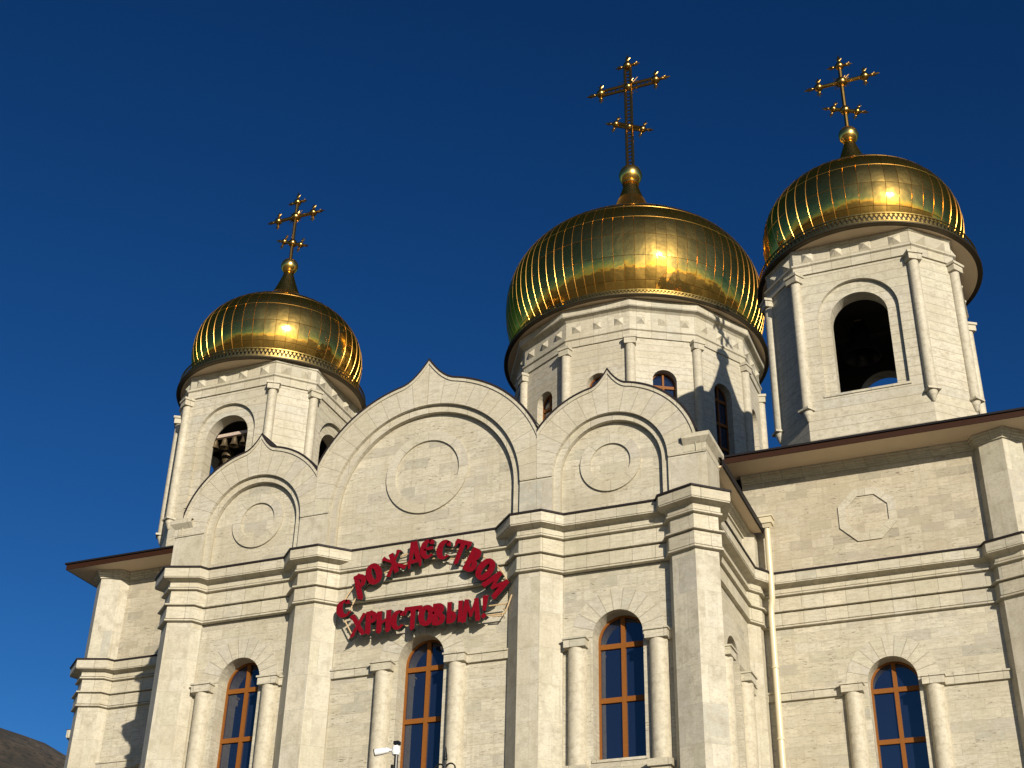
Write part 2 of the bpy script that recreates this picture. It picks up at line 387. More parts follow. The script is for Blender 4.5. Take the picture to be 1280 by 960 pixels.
# ------------------------------------------------------------------ walls
front = frame((0, 0), (1, 0))                # u = x, d = -y
WIN = [-5.54, .08, 5.54]
ZS, ZSILL, RW = 12.61, 9.47, .665
b = MB()
b.slab(front, rect(-7.6, 7.6, GZ, 16.05), [arch(c, RW, ZS, ZSILL) for c in WIN] + [arch(0, 1.3, 3.2, GZ+.05)], -.62, -YW)
b.build('portal_wall', M['wall'], church)
side = {}
for sg, nm in ((1, 'R'), (-1, 'L')):
    F = frame((sg*(7.85+SH), 3.0), (0, 1)) if sg > 0 else frame((sg*(7.85+SH), 3.0), (0, -1))
    side[sg] = F
    b = MB(); b.slab(F, rect(-2.4, 2.9, GZ, 17.3), [arch(0, RW, ZS, ZSILL)], -.55, 0); b.build('side_wall', M['wall'], church)
    # wings
    F2 = frame((0, D-SH), (1, 0)); c = sg*11.43
    u0, u1 = sorted((sg*7.7, sg*15.2))
    b = MB(); b.slab(F2, rect(u0, u1, GZ, 16.0), [arch(c, RW, ZS, ZSILL)], -.6, 0); b.build('wing_wall', M['wall'], church)
    b = MB(); b.slab(F2, rect(u0, u1, 16.003, 19.4), [], -.6, .004); b.build('wing_wall', M['upper'], church)
    F3 = frame((sg*(15.31+SH), 20), (0, 1)) if sg > 0 else frame((sg*(15.31+SH), 20), (0, -1))
    b = MB(); b.slab(F3, rect(-13.6, 14, GZ, 19.4), [], -.6, 0); b.build('wing_wall', M['wall'], church)
Fb = frame((0, 34), (-1, 0))
b = MB(); b.slab(Fb, rect(-15.2, 15.2, GZ, 19.4), [], -.6, 0); b.build('rear_wall', M['wall'], church)

def pil(pts, z0, z1, back, nm='pilaster', mat='smooth'):
    b = MB(); b.prism(pts + back, z0, z1); b.build(nm, M[mat], church)
ztop_up = 19.2
for get, sg in ((sp, 1), (spl, -1)):
    def seq(idx):
        q = [get(i) for i in idx]
        return q if sg > 0 else q[::-1]
    def bk(l): return l if sg > 0 else l[::-1]
    pil(seq([0, 1, 2, 3]), GZ, 16.02, bk([(sg*4.1, .5), (sg*2.6, .5)]))
    pil(seq([4, 5, 6, 7, 8, 9]), GZ, 16.02, bk([(sg*7.5, .9), (sg*6.95, .4)]))
    pil(seq([10, 11, 12]), GZ, 17.25, bk([(sg*7.6, D+.2), (sg*7.6, 4.9)]))
    pil(seq([13, 14, 15, 16, 17, 18]), GZ, 16.02, bk([(sg*15.0, D+.9), (sg*14.4, D+.4)]))
    up = [(x, y) for x, y in seq([13, 14, 15, 16, 17, 18])]
    pil(up, 16.05, ztop_up, bk([(sg*15.0, D+.9), (sg*14.4, D+.4)]), 'upper_pilaster')

# ------------------------------------------------------------------ cornice all the way round
def rel(p): return [(o, z) for o, z in p]
b = MB()
b.sweep(PATH, [(-.10, 14.40), (.03, 14.41), (.03, 14.455), (-.04, 14.46), (-.04, 14.485), (.0, 14.49), (0, 14.835), (-.05, 14.84), (-.05, 14.865), (.085, 14.87), (.085, 14.91), (-.055, 14.93), (-.055, 15.36)])
b.sweep(PATH, [(-.055, 15.355), (.05, 15.36), (.05, 15.405), (-.03, 15.41), (-.03, 15.435), (.01, 15.44), (.01, 15.62)])
b.build('cornice', M['trim'], church)
nL = len(left_)
PL = PATH[:nL] + [(-2.0, .544)]; PR = [(2.0, .544)] + PATH[nL:]
for P_ in (PL, PR):
    b = MB(); b.sweep(P_, [(.008, 15.575), (.05, 15.61), (.24, 15.64), (.24, 15.665), (.26, 15.675), (.26, 15.955)]); b.build('corona', M['trim'], church)
    b = MB(); b.sweep(P_, [(.262, 15.935), (.30, 15.935), (.30, 15.985), (-.25, 16.06)]); b.build('cornice_flashing', M['coping'], church)
b = MB(); b.slab(front, rect(-2.62, 2.62, 15.442, 15.95), [], -.45, .03); b.build('corona', M['trim'], church)
b = MB(); b.slab(front, rect(-2.7, 2.7, 15.94, 15.99), [], -.45, .07); b.build('cornice_flashing', M['coping'], church)

# wing eaves: stepped moulding, soffit, fascia, roof
EZ0, EZ1 = 19.30, 19.54
ey, ex = 4.66, 16.40
for sg in (1, -1):
    pts = [(p[0]+S5[0], p[1]+S5[1]) for p in hexP]
    path = [(7.7, D)] + pts + [(15.31, D+.85), (15.31, 34)]
    if sg < 0: path = [(-x, y) for x, y in reversed(path)]
    b = MB(); b.sweep(path, [(-.12, 19.04), (-.03, 19.04), (-.03, 19.09), (.02, 19.10), (.02, 19.15), (.07, 19.17), (.07, 19.23), (.12, 19.25), (.12, 19.32)])
    b.build('eaves_moulding', M['trim'], church)
b = MB()
inn = [(-15.1, 5.85), (15.1, 5.85), (15.1, 33.9), (-15.1, 33.9)]; out = [(-ex, ey), (ex, ey), (ex, 35.2), (-ex, 35.2)]
for i in range(4):
    j = (i+1) % 4
    b.face([(*out[i], EZ0), (*inn[i], EZ0), (*inn[j], EZ0), (*out[j], EZ0)])
b.build('soffit', M['soffit'], church)
b = MB(); b.sweep([out[0], out[1], out[2], out[3]], [(-.02, EZ0-.012), (0, EZ0-.012), (0, EZ1-.05), (-.02, EZ1-.05)], True); b.build('fascia', M['fascia'], church)
b = MB()
b.sweep(out, [(-.03, EZ1-.06), (.05, EZ1-.06), (.05, EZ1)], True)
top = [(-6.5, 14.5), (6.5, 14.5), (6.5, 26), (-6.5, 26)]
ov = offset(out, .05, True)
for i in range(4):
    j = (i+1) % 4; b.face([(*ov[i], EZ1), (*ov[j], EZ1), (*top[j], 21.6), (*top[i], 21.6)])
b.face([(*p, 21.6) for p in top])
b.build('roof', M['rooftop'], church)

# portal roof behind the gables, with its small eaves along both sides
for sg in (1, -1):
    b = MB()
    xs = [sg*7.85, sg*8.28]; x0, x1 = min(xs), max(xs)
    b.box(((x0+x1)/2, 3.2, 17.30), (.43, 4.4, .05)); b.build('soffit', M['soffit'], church)
    b = MB(); b.box((sg*8.28+sg*.02, 3.2, 17.36), (.05, 4.5, .20)); b.build('fascia', M['rooftop'], church)
    b = MB()
    Fm = [(sg*7.77, 1.0), (sg*7.77, 5.6)] if sg > 0 else [(sg*7.77, 5.6), (sg*7.77, 1.0)]
    b.sweep(Fm, [(-.02, 16.98), (.05, 16.98), (.05, 17.06), (.12, 17.08), (.12, 17.16), (.2, 17.19), (.2, 17.28)]); b.build('eaves_moulding', M['trim'], church)
b = MB()
for sg in (1, -1):
    q = [(sg*8.3, .8, 17.46), (sg*8.3, 5.6, 17.46), (sg*3.4, 5.6, 18.2), (sg*3.4, .8, 18.2)]
    b.face(q if sg > 0 else q[::-1])
for i in range(12):
    t0, t1 = math.pi*i/12, math.pi*(i+1)/12
    b.face([(3.4*math.cos(t0), .8, 17.3+3.4*math.sin(t0)), (3.4*math.cos(t0), 8, 17.3+3.4*math.sin(t0)), (3.4*math.cos(t1), 8, 17.3+3.4*math.sin(t1)), (3.4*math.cos(t1), .8, 17.3+3.4*math.sin(t1))])
b.build('roof', M['rooftop'], church)

# ------------------------------------------------------------------ gables (kokoshniks)
def gable(cx, ZC, Rx, R1, R2, ogee, apex, xl, xr, vm, cap=0):
    """front slab with arched recess; xl/xr: left and right limits; cap: side on which the end block stands"""
    def ext(dr=0.0):
        pts = []
        def circ(x): return ZC + math.sqrt(max((Rx+dr)**2-(x-cx)**2, 0))
        og = ogee; zo = circ(cx+og)
        # from right to left
        xe = xr if cap <= 0 else cx+math.sqrt((Rx)**2-.48**2)
        xs = xl if cap >= 0 else cx-math.sqrt((Rx)**2-.48**2)
        n = 22
        for i in range(n+1):
            a0 = math.acos(min(1, (xe-cx)/(Rx+dr))); a1 = math.acos(og/(Rx+dr))
            a = a0+(a1-a0)*i/n; pts.append((cx+(Rx+dr)*math.cos(a), ZC+(Rx+dr)*math.sin(a)))
        sl = -og/math.sqrt(Rx*Rx-og*og)
        for i in range(1, 9):
            t = i/9; x = og*(1-t)
            h = apex+dr*1.3
            z = zo + (-sl*og*t)*(1-t)*.9 + (h-zo)*(t**1.9)
            pts.append((cx+x, z))
        pts.append((cx, apex+dr*1.3))
        m_ = [(2*cx-x, z) for x, z in pts[n+1:-1]][::-1]
        pts += m_
        for i in range(n+1):
            a0 = math.acos(max(-1, (xs-cx)/(Rx+dr))); a1 = math.pi-math.acos(og/(Rx+dr))
            a = a1+(a0-a1)*i/n; pts.append((cx+(Rx+dr)*math.cos(a), ZC+(Rx+dr)*math.sin(a)))
        return pts
    e = ext()
    org = (cx, 0, ZC)
    hole1 = [(cx+R1, ZC)] + [(cx+R1*math.cos(math.pi*i/40), ZC+R1*math.sin(math.pi*i/40)) for i in range(1, 40)] + [(cx-R1, ZC)]
    # above the springing: slab whose lower edge is the arch
    lo_r = [(xr if cap <= 0 else e[0][0], ZC)]; lo_l = [(xl if cap >= 0 else e[-1][0], ZC)]
    outer = lo_r + e + lo_l + hole1[::-1]
    b = MB(); b.slab(front, outer, [], -.85, .25)
    g = b.build('gable', M[vm], church, org)
    # border strip just inside the top edge
    inner = ext(-.10)
    # legs below
    for u0, u1 in ((cx-R1, xl), (xr, cx+R1)):
        a, c = min(u0, u1), max(u0, u1)
        b = MB(); b.slab(front, rect(a, c, 15.98, ZC-.002), [], -1.0 if max(abs(a), abs(c)) > 8 else -.85, .225); b.build('gable_leg', M['smooth'], church)
        b = MB(); b.slab(front, rect(a+.02, c-.004, ZC-.035, ZC-.002), [], .1, .262); b.build('impost_strip', M['trim'], g, org)
    # second step, then tympanum
    def band(Ra, Rb, d0, d1, nm, mat):
        o = [(cx+Ra, 15.98), (cx+Ra, ZC)] + [(cx+Ra*math.cos(math.pi*i/40), ZC+Ra*math.sin(math.pi*i/40)) for i in range(1, 40)] + [(cx-Ra, ZC), (cx-Ra, 15.98)]
        i_ = [(cx-Rb, 15.98), (cx-Rb, ZC)] + [(cx-Rb*math.cos(math.pi*i/40), ZC+Rb*math.sin(math.pi*i/40)) for i in range(1, 40)] + [(cx+Rb, ZC), (cx+Rb, 15.98)]
        b = MB(); b.slab(front, o+i_, [], d0, d1); return b.build(nm, mat, g, org)
    band(R1-.002, R2, -.8, .13, 'arch_step', M['trim'])
    b = MB(); b.slab(front, [(cx+R2, 15.98), (cx+R2, ZC)] + [(cx+R2*math.cos(math.pi*i/40), ZC+R2*math.sin(math.pi*i/40)) for i in range(1, 40)] + [(cx-R2, ZC), (cx-R2, 15.98)], [], -.7, -.03)
    b.build('tympanum', M['wall'], g, org)
    # sheet metal coping following the outline
    b = MB(); t0 = ext(.012); t1 = ext(.065)
    for i in range(len(t0)-1):
        a, c, p, q = t0[i], t0[i+1], t1[i], t1[i+1]
        b.face([front(a[0], .30, a[1]), front(c[0], .30, c[1]), front(q[0], .30, q[1]), front(p[0], .30, p[1])][::-1])
        b.face([front(p[0], .30, p[1]), front(q[0], .30, q[1]), front(q[0], -.9, q[1]), front(p[0], -.9, p[1])][::-1])
        b.face([front(a[0], .30, a[1]), front(c[0], .30, c[1]), front(c[0], -.9, c[1]), front(a[0], -.9, a[1])])
    b.build('coping', M['coping'], g, org)
    b = MB(); t0 = ext(-.075); t1 = ext(.011)
    for i in range(len(t0)-1):
        a, c, p, q = t0[i], t0[i+1], t1[i], t1[i+1]
        b.face([front(a[0], .285, a[1]), front(c[0], .285, c[1]), front(q[0], .285, q[1]), front(p[0], .285, p[1])][::-1])
        b.face([front(a[0], .285, a[1]), front(c[0], .285, c[1]), front(c[0], .2, c[1]), front(a[0], .2, a[1])])
    b.build('edge_moulding', M['trim'], g, org)
    return g
G0 = gable(0, 17.2, 3.745, 2.945, 2.73, .85, 21.62, -3.437, 3.437, 'vous_big')
GR = gable(5.51, 17.2, 2.47, 1.62, 1.43, .52, 20.14, 3.443, 8.17, 'vous_mid', 1)
GL = gable(-5.51, 17.2, 2.47, 1.62, 1.43, .52, 20.14, -8.17, -3.443, 'vous_mid', -1)
def medallion(cx, cz, r0, r1, par):
    n = 48
    o = [(cx+r1*math.cos(2*math.pi*i/n), cz+r1*math.sin(2*math.pi*i/n)) for i in range(n)]
    h = [(cx+r0*math.cos(2*math.pi*i/n), cz+r0*math.sin(2*math.pi*i/n)) for i in range(n)]
    b = MB(); b.slab(front, o, [h], -.2, .03); b.build('medallion', M['ring'], par, (cx, 0, cz))
medallion(0, 18.08, 1.0, 1.28, G0); medallion(5.47, 17.42, .57, .85, GR); medallion(-5.47, 17.42, .57, .85, GL)
for sg in (1, -1):                          # end blocks at both corners of the portal
    b = MB(); P_ = [(sg*7.55, 1.1), (sg*7.55, -.256), (sg*8.176, -.256), (sg*8.176, 1.1)]
    if sg < 0: P_ = P_[::-1]
    b.prism(P_[:], 17.21, 17.68) if sg > 0 else b.prism(P_, 17.21, 17.68)
    b.sweep([P_[1], P_[2], P_[3]] if sg > 0 else [P_[0], P_[1], P_[2]], [(0.003, 17.42), (.03, 17.45), (.13, 17.56), (.13, 17.68), (-.1, 17.69)])
    b.build('end_block_cap', M['trim'], church)

# ------------------------------------------------------------------ windows with columns
def arc_ring(b, F, c, r0, r1, zs, d0, d1, n=26):
    o = [(c+r1*math.cos(math.pi*i/n), zs+r1*math.sin(math.pi*i/n)) for i in range(n+1)]
    i_ = [(c-r0*math.cos(math.pi*i/n), zs+r0*math.sin(math.pi*i/n)) for i in range(n+1)]
    b.slab(F, o+i_, [], d0, d1)
def window(F, c, zs, zb, r, bars, par, depth=.38, mull=.11, fr=.055, nm='window'):
    org = F(c, -depth, zs)
    n = 24
    b = MB()
    arcs = [(c+r*math.cos(math.pi*i/n), zs+r*math.sin(math.pi*i/n)) for i in range(n+1)]
    ri = r-fr
    arci = [(c-ri*math.cos(math.pi*i/n), zs+ri*math.sin(math.pi*i/n)) for i in range(n+1)]
    b.slab(F, [(c+r, zb)] + arcs + [(c-r, zb), (c-ri, zb)] + arci + [(c+ri, zb)], [], -depth-.09, -depth)
    b.slab(F, rect(c-mull/2, c+mull/2, zb, zs+ri-.005), [], -depth-.08, -depth+.012)
    for zz in bars:
        hw = ri if zz <= zs else math.sqrt(max(ri*ri-(zz-zs)**2, .01))
        b.slab(F, rect(c-hw, c-mull/2-.002, zz-.065, zz+.065), [], -depth-.08, -depth+.006)
        b.slab(F, rect(c+mull/2+.002, c+hw, zz-.065, zz+.065), [], -depth-.08, -depth+.006)
    wf = b.build(nm, M['wood'], par, org)
    b = MB(); b.slab(F, [(c+r, zb)] + arcs + [(c-r, zb)], [], -depth-.06, -depth-.05)
    return wf, b, org
def dressed_window(F, c, bands=(), column=True):
    wf, b, org = window(F, c, ZS, ZSILL+.05, RW, [12.48, 11.08], church, .44)
    b.build('pane', M['glass'], wf, org)
    b = MB(); b.slab(F, rect(c-RW-.04, c+RW+.06, ZSILL-.05, ZSILL+.015), [], -.5, .03); b.build('sill', M['trim'], wf, org)
    b = MB(); arc_ring(b, F, c, RW+.002, 1.24, ZS-.0, -.1, .012); b.build('window_arch', M['vous_win'], church, F(c, 0, ZS))
    for s in (-1, 1):
        cc = c+s*1.07; ctr = F(cc, .01, 0)
        b = MB(); b.lathe((ctr[0], ctr[1]), [(.0, 9.32), (.24, 9.32), (.24, 12.335), (0, 12.335)], 28); col = b.build('half_column', M['column'], church, F(cc, .1, 9.3), smooth=True)
        b = MB(); b.slab(F, rect(cc-.29, cc+.29, 12.33, 12.54), [], -.1, .27)
        b.slab(F, rect(cc-.32, cc+.32, 12.53, 12.575), [], -.1, .31)
        b.build('capital', M['trim'], col, F(cc, .1, 9.3))
        b = MB(); b.slab(F, rect(cc-.30, cc+.30, 9.16, 9.33), [], -.1, .30); b.slab(F, rect(cc-.24, cc+.24, 8.2, 9.17), [], -.1, .22); b.build('column_base', M['trim'], col, F(cc, .1, 9.3))
    for u0, u1 in bands:
        b = MB(); b.slab(F, rect(u0, u1, 12.31, 12.53), [], -.1, .085); b.slab(F, rect(u0, u1, 12.52, 12.565), [], -.1, .12); b.build('impost_band', M['trim'], church)
Fp = frame((0, YW), (1, 0))
dressed_window(Fp, WIN[2], [(4.0, 4.18), (6.88, 7.15)])
dressed_window(Fp, WIN[1], [(-2.6, -1.28), (1.44, 2.6)])
dressed_window(Fp, WIN[0], [(-7.15, -6.88), (-4.18, -4.0)])
dressed_window(frame((0, D-SH), (1, 0)), 11.43, [(8.0, 10.08), (12.78, 14.6)])
dressed_window(frame((0, D-SH), (1, 0)), -11.43, [(-14.6, -12.78), (-10.08, -8.0)])
dressed_window(side[1], 0, [(-2.0, -1.36), (1.36, 2.2)])
dressed_window(side[-1], 0, [(-2.2, -1.36), (1.36, 2.0)])
# side arms: plain returns with the same cornice, the left one just seen past the corner
for sg in (1, -1):
    b = MB(); P_ = [(sg*15.0, 26.5), (sg*15.0, 12.6), (sg*20.5, 12.6), (sg*20.5, 26.5)]
    b.prism(P_ if sg > 0 else P_[::-1], GZ, 17.2); b.build('side_arm', M['wall'], church)
    pp = [(15.1, 12.52), (19.6, 12.52), (19.6, 12.1), (20.75, 11.85), (21.05, 12.55), (20.6, 13.3), (20.6, 26.5)]
    if sg < 0: pp = [(-x, y) for x, y in reversed(pp)]
    b = MB(); b.sweep(pp, [(-.10, 14.40), (.03, 14.41), (.03, 14.455), (0, 14.49), (0, 14.835), (.085, 14.87), (.085, 14.91), (-.055, 14.93), (-.055, 15.355), (.05, 15.36), (.05, 15.405), (.01, 15.44), (.01, 15.58), (.05, 15.61), (.24, 15.64), (.26, 15.675), (.26, 15.955), (.3, 15.96), (-.25, 16.06)]); b.build('side_cornice', M['trim'], church)
    b = MB(); pq = [(19.6, 13.0), (19.6, 12.18), (20.68, 11.95), (20.96, 12.55), (20.5, 13.4)]
    pq = pq if sg > 0 else [(-x, y) for x, y in reversed(pq)]
    b.prism(pq, GZ, 16.02); b.build('pilaster', M['smooth'], church)
# dark rooms behind the glass stay closed boxes
b = MB(); b.box((0, 3.4, 8), (14.8, .1, 17.4)); b.build('dark_lining', M['dark'], church)

# octagonal medallions on the wings
for sg in (1, -1):
    F2 = frame((0, D-SH), (1, 0)); cx, cz = sg*11.28, 17.55
    ng = lambda r: [(cx+r*math.cos(R(22.5+45*i)), cz+r*math.sin(R(22.5+45*i))) for i in range(8)]
    b = MB(); b.slab(F2, ng(.88), [ng(.64)], -.1, .045); b.build('octagon_frame', M['ring'], church, F2(cx, 0, cz))
    b = MB(); b.slab(F2, ng(.635), [], -.1, .006); b.build('octagon_panel', M['upper'], church, F2(cx, 0, cz))

# drain pipe in the right-hand corner
b = MB()
b.tube([(8.43, 5.42, 17.45), (8.43, 5.42, 15.45), (8.42, 5.44, 15.2), (8.36, 5.5, 14.95), (8.35, 5.5, 14.7), (8.35, 5.5, GZ)], .088, 12)
dp = b.build('drainpipe', M['pipe'], church, (8.43, 5.42, 17.4), smooth=True)
b = MB(); b.box((8.43, 5.40, 17.58), (.36, .34, .2)); b.box((8.43, 5.40, 17.7), (.42, .4, .06))
q = [(8.43-.15, 5.4-.14), (8.43+.15, 5.4-.14), (8.43+.15, 5.4+.14), (8.43-.15, 5.4+.14)]; q2 = [(8.43-.085, 5.4-.085), (8.43+.085, 5.4-.085), (8.43+.085, 5.4+.085), (8.43-.085, 5.4+.085)]
for i in range(4):
    j = (i+1) % 4; b.face([(*q2[i], 17.36), (*q2[j], 17.36), (*q[j], 17.48), (*q[i], 17.48)])
b.build('hopper_head', M['pipe'], dp, (8.43, 5.42, 17.4))
for zz in (13.2, 11.2, 9.2, 7, 4, 1):
    b = MB(); b.lathe((8.35, 5.5), [(.09, zz-.03), (.105, zz-.03), (.105, zz+.03), (.09, zz+.03)], 16); b.build('pipe_collar', M['pipe'], dp, (8.43, 5.42, 17.4))

# ------------------------------------------------------------------ crosses, domes
def dome_profile(Rm, zm, H, e, z0, rn, zn, rA, zA, n=30, lowf=1.04):
    """superellipse bulb running into a concave neck (rn at height zn)"""
    pr = []
    zcut = zm + H*(1-(.36)**e)**(1/e) if True else 0
    for i in range(n+1):
        t = i/n; z = z0+(zcut-z0)*(1-(1-t)**1.7)
        pr.append((Rm*(1-abs((z-zm)/(H if z > zm else H*lowf))**e)**(1/e), z))
    (r0, za) = pr[-1]; sl = (pr[-1][1]-pr[-2][1])/(pr[-1][0]-pr[-2][0]); sc = (zn-zA)/(rn-rA)
    rc = (zA-za+sl*r0-sc*rA)/(sl-sc); rc = min(max(rc, rA*1.02), r0*.9); zc = min(za+sl*(rc-r0), zA+sc*(rc-rA)) if rc > rA else zA
    for i in range(1, 13):                   # leaves along the bulb, arrives along the cone
        t = i/12
        pr.append(((1-t)**2*r0+2*t*(1-t)*rc+t*t*rA, (1-t)**2*za+2*t*(1-t)*zc+t*t*zA))
    for i in range(1, 5):
        t = i/4; pr.append((rA+(rn-rA)*t-.03*rA*math.sin(math.pi*t), zA+(zn-zA)*t))
    return pr
def dome(par, ax, prof, nseam, rows, ball_z, ball_r, rim, lace, ls=1.0):
    o = (ax[0], ax[1], prof[0][1])
    # arc length for the panel rows
    s = [0]
    for k in range(1, len(prof)): s.append(s[-1]+math.hypot(prof[k][0]-prof[k-1][0], prof[k][1]-prof[k-1][1]))
    b = MB(); b.lathe(ax, prof, nseam*2, 0, 2*math.pi, (nseam, [x/s[-1]*rows for x in s]))
    dm = b.build('dome', M['dome'], par, o, smooth=True)
    b = MB()
    for i in range(nseam):                   # standing seams: small folded ribs
        a = 2*math.pi*i/nseam; ca, sa = math.cos(a), math.sin(a); hw = .008
        last = None
        for (r, z) in prof:
            if r < .5: break
            w_ = hw
            ring = [(ax[0]+(r-.004)*ca - w_*sa, ax[1]+(r-.004)*sa + w_*ca, z), (ax[0]+(r+.009)*ca - w_*.75*sa, ax[1]+(r+.009)*sa + w_*.75*ca, z), (ax[0]+(r+.015)*ca, ax[1]+(r+.015)*sa, z),
                    (ax[0]+(r+.009)*ca + w_*.75*sa, ax[1]+(r+.009)*sa - w_*.75*ca, z), (ax[0]+(r-.004)*ca + w_*sa, ax[1]+(r-.004)*sa - w_*ca, z)]
            if last:
                for k in range(4): b.face([last[k+1], last[k], ring[k], ring[k+1]])
            last = ring
    b.build('standing_seams', M['seam'], par, o, smooth=True)
    b = MB()
    for k in range(1, rows):                 # welts between the rows of sheets
        t = s[-1]*k/rows; j = max(i for i in range(len(s)) if s[i] <= t); q = (t-s[j])/(s[j+1]-s[j])
        r, z = prof[j][0]+(prof[j+1][0]-prof[j][0])*q, prof[j][1]+(prof[j+1][1]-prof[j][1])*q
        dx, dz = prof[j+1][0]-prof[j][0], prof[j+1][1]-prof[j][1]; l = math.hypot(dx, dz); dx /= l; dz /= l
        if r < .8: continue
        b.lathe(ax, [(r-dx*.012-.002*dz, z-dz*.012+.002*dx), (r+dz*.009, z-dx*.009), (r+dx*.012-.002*dz, z+dz*.012+.002*dx)], nseam*2)
    b.build('sheet_welts', M['seam'], par, o, smooth=True)
    # ball with small collars
    b = MB(); b.ball((ax[0], ax[1], ball_z), ball_r, 28, 18); rn, zn = prof[-1]
    b.lathe(ax, [(rn, zn-.02), (rn*1.25, zn), (rn*1.25, zn+.06), (rn*.85, zn+.1), (rn*.8, ball_z-ball_r*.9)], 20)
    b.build('ball_finial', M['gold'], par, o, smooth=True)
    # rim disc, lace band
    rr, z0, z1, z2 = rim
    b = MB(); b.lathe(ax, [(.5, z0), (rr-.22, z0), (rr-.2, z0-.02), (rr-.16, z0-.02)], 96); b.build('rim_soffit', M['soffit'], par, o, smooth=True)
    b = MB(); b.lathe(ax, [(rr-.17, z0-.012), (rr, z0-.012), (rr+.02, z0+.005), (rr+.02, z1-.015), (rr, z1), (prof[0][0]-.1, z1+.05)], 96); b.build('rim', M['rim'], par, o, smooth=True)
    n = lace; b = MB()
    for i in range(n):
        a = 2*math.pi*i/n; st = 2*math.pi/n
        for k, (zc, hh) in enumerate(((z1+.10*ls, .085*ls), (z1+.25*ls, .075*ls))):
            aa = a+st*.5*k; r_ = rr-.02-.03*k
            P = lambda da, dz, dr=0: (ax[0]+(r_+dr)*math.cos(aa+da*st), ax[1]+(r_+dr)*math.sin(aa+da*st), zc+dz)
            for t in ((P(.30, 0), P(0, hh), P(-.30, 0)), (P(.30, 0), P(-.30, 0), P(0, -hh))):
                b.face([t[0], t[1], t[2]])
                b.face([P(.30, 0, -.02), P(-.30, 0, -.02), (t[1] if t[1][2] != zc else t[2])])
    b.lathe(ax, [(rr-.035, z1-.0), (rr+.0, z1+.0), (rr+.0, z1+.035), (rr-.035, z1+.035)], 96)
    b.lathe(ax, [(rr-.09, z1+.33*ls), (rr-.05, z1+.33*ls), (rr-.05, z1+.33*ls+.04), (rr-.09, z1+.33*ls+.04)], 96)
    b.build('lace_trim', M['goldtrim'], par, o)
    b = MB(); b.lathe(ax, [(rr-.13, z1), (rr-.15, z1+.32*ls), (prof[0][0]+.02, z2)], 96); b.build('lace_backing', M['rim'], par, o, smooth=True)
    return dm
def trefoil(b, c, d, r, y):
    """ball terminal with three leaf points; d = direction in the (x,z) plane"""
    b.ball((c[0], y, c[1]), r, 14, 10)
    for a in (-90, 0, 90):
        t = math.atan2(d[1], d[0])+R(a); dx, dz = math.cos(t), math.sin(t)
        p0 = (c[0]+dx*r*.8, y, c[1]+dz*r*.8)
        L_ = r*(2.5 if a == 0 else 2.0)
        b.ball((c[0]+dx*(r*1.55), y, c[1]+dz*(r*1.55)), r*.42, 8, 6)
        b.tube([p0, (c[0]+dx*L_, y, c[1]+dz*L_), (c[0]+dx*(L_+r*.9), y, c[1]+dz*(L_+r*.9))], [r*.3, r*.34, r*.05], 6)
        for e in (-40, 40):
            t2 = t+R(e)
            b.tube([(c[0]+dx*r*1.5, y, c[1]+dz*r*1.5), (c[0]+dx*r*1.5+math.cos(t2)*r*1.0, y, c[1]+dz*r*1.5+math.sin(t2)*r*1.0)], [r*.22, r*.06], 5)
def cross(par, ax, z0, zc, zt, half, br, zlow, lowhalf, lowslope, twin, th, org):
    x, y = ax
    b = MB()
    def bar(p, q):
        b.tube([(p[0], y, p[1]), (q[0], y, q[1])], th, 6)
    if twin:
        for s in (-1, 1):
            bar((x+s*twin, z0), (x+s*twin, zt)); bar((x-half, zc+s*twin), (x+half, zc+s*twin))
        n = int((zt-z0)/.22)
        for i in range(n): 
            z = z0+(zt-z0)*(i+.5)/n; b.box((x, y, z), (twin*2, .05, .06))
        n = int(2*half/.22)
        for i in range(n):
            xx = x-half+2*half*(i+.5)/n; b.box((xx, y, zc), (.06, .05, twin*2))
        b.ball((x, y, zc), .2, 14, 10); b.ball((x, y, zlow), .16, 14, 10)
        for s in (-1, 1):
            bar((x-lowhalf, zlow+lowslope+s*twin*.6), (x+lowhalf, zlow-lowslope+s*twin*.6))
    else:
        b.tube([(x, y, z0), (x, y, zt)], th, 8); b.tube([(x-half, y, zc), (x+half, y, zc)], th, 8)
        b.tube([(x-lowhalf, y, zlow+lowslope), (x+lowhalf, y, zlow-lowslope)], th, 8)
        b.ball((x, y, zc), br*1.25, 14, 10); b.ball((x, y, zlow), br*1.15, 14, 10)
    trefoil(b, (x, zt), (0, 1), br, y); trefoil(b, (x-half, zc), (-1, 0), br, y); trefoil(b, (x+half, zc), (1, 0), br, y)
    trefoil(b, (x-lowhalf, zlow+lowslope), (-1, .4), br*.8, y); trefoil(b, (x+lowhalf, zlow-lowslope), (1, -.4), br*.8, y)
    k = twin or th                            # rays in the four corners of the crossing
    for a in (45, 135, 225, 315):
        for e, l in ((-16, .45), (0, .62), (16, .45)):
            t = R(a+e); l = l*half*.62
            b.tube([(x+math.cos(t)*k*1.2, y, zc+math.sin(t)*k*1.2), (x+math.cos(t)*(k*1.2+l), y, zc+math.sin(t)*(k*1.2+l))], [th*.4, th*.15], 5)
    return b.build('cross', M['crossgold'], par, org, smooth=True)

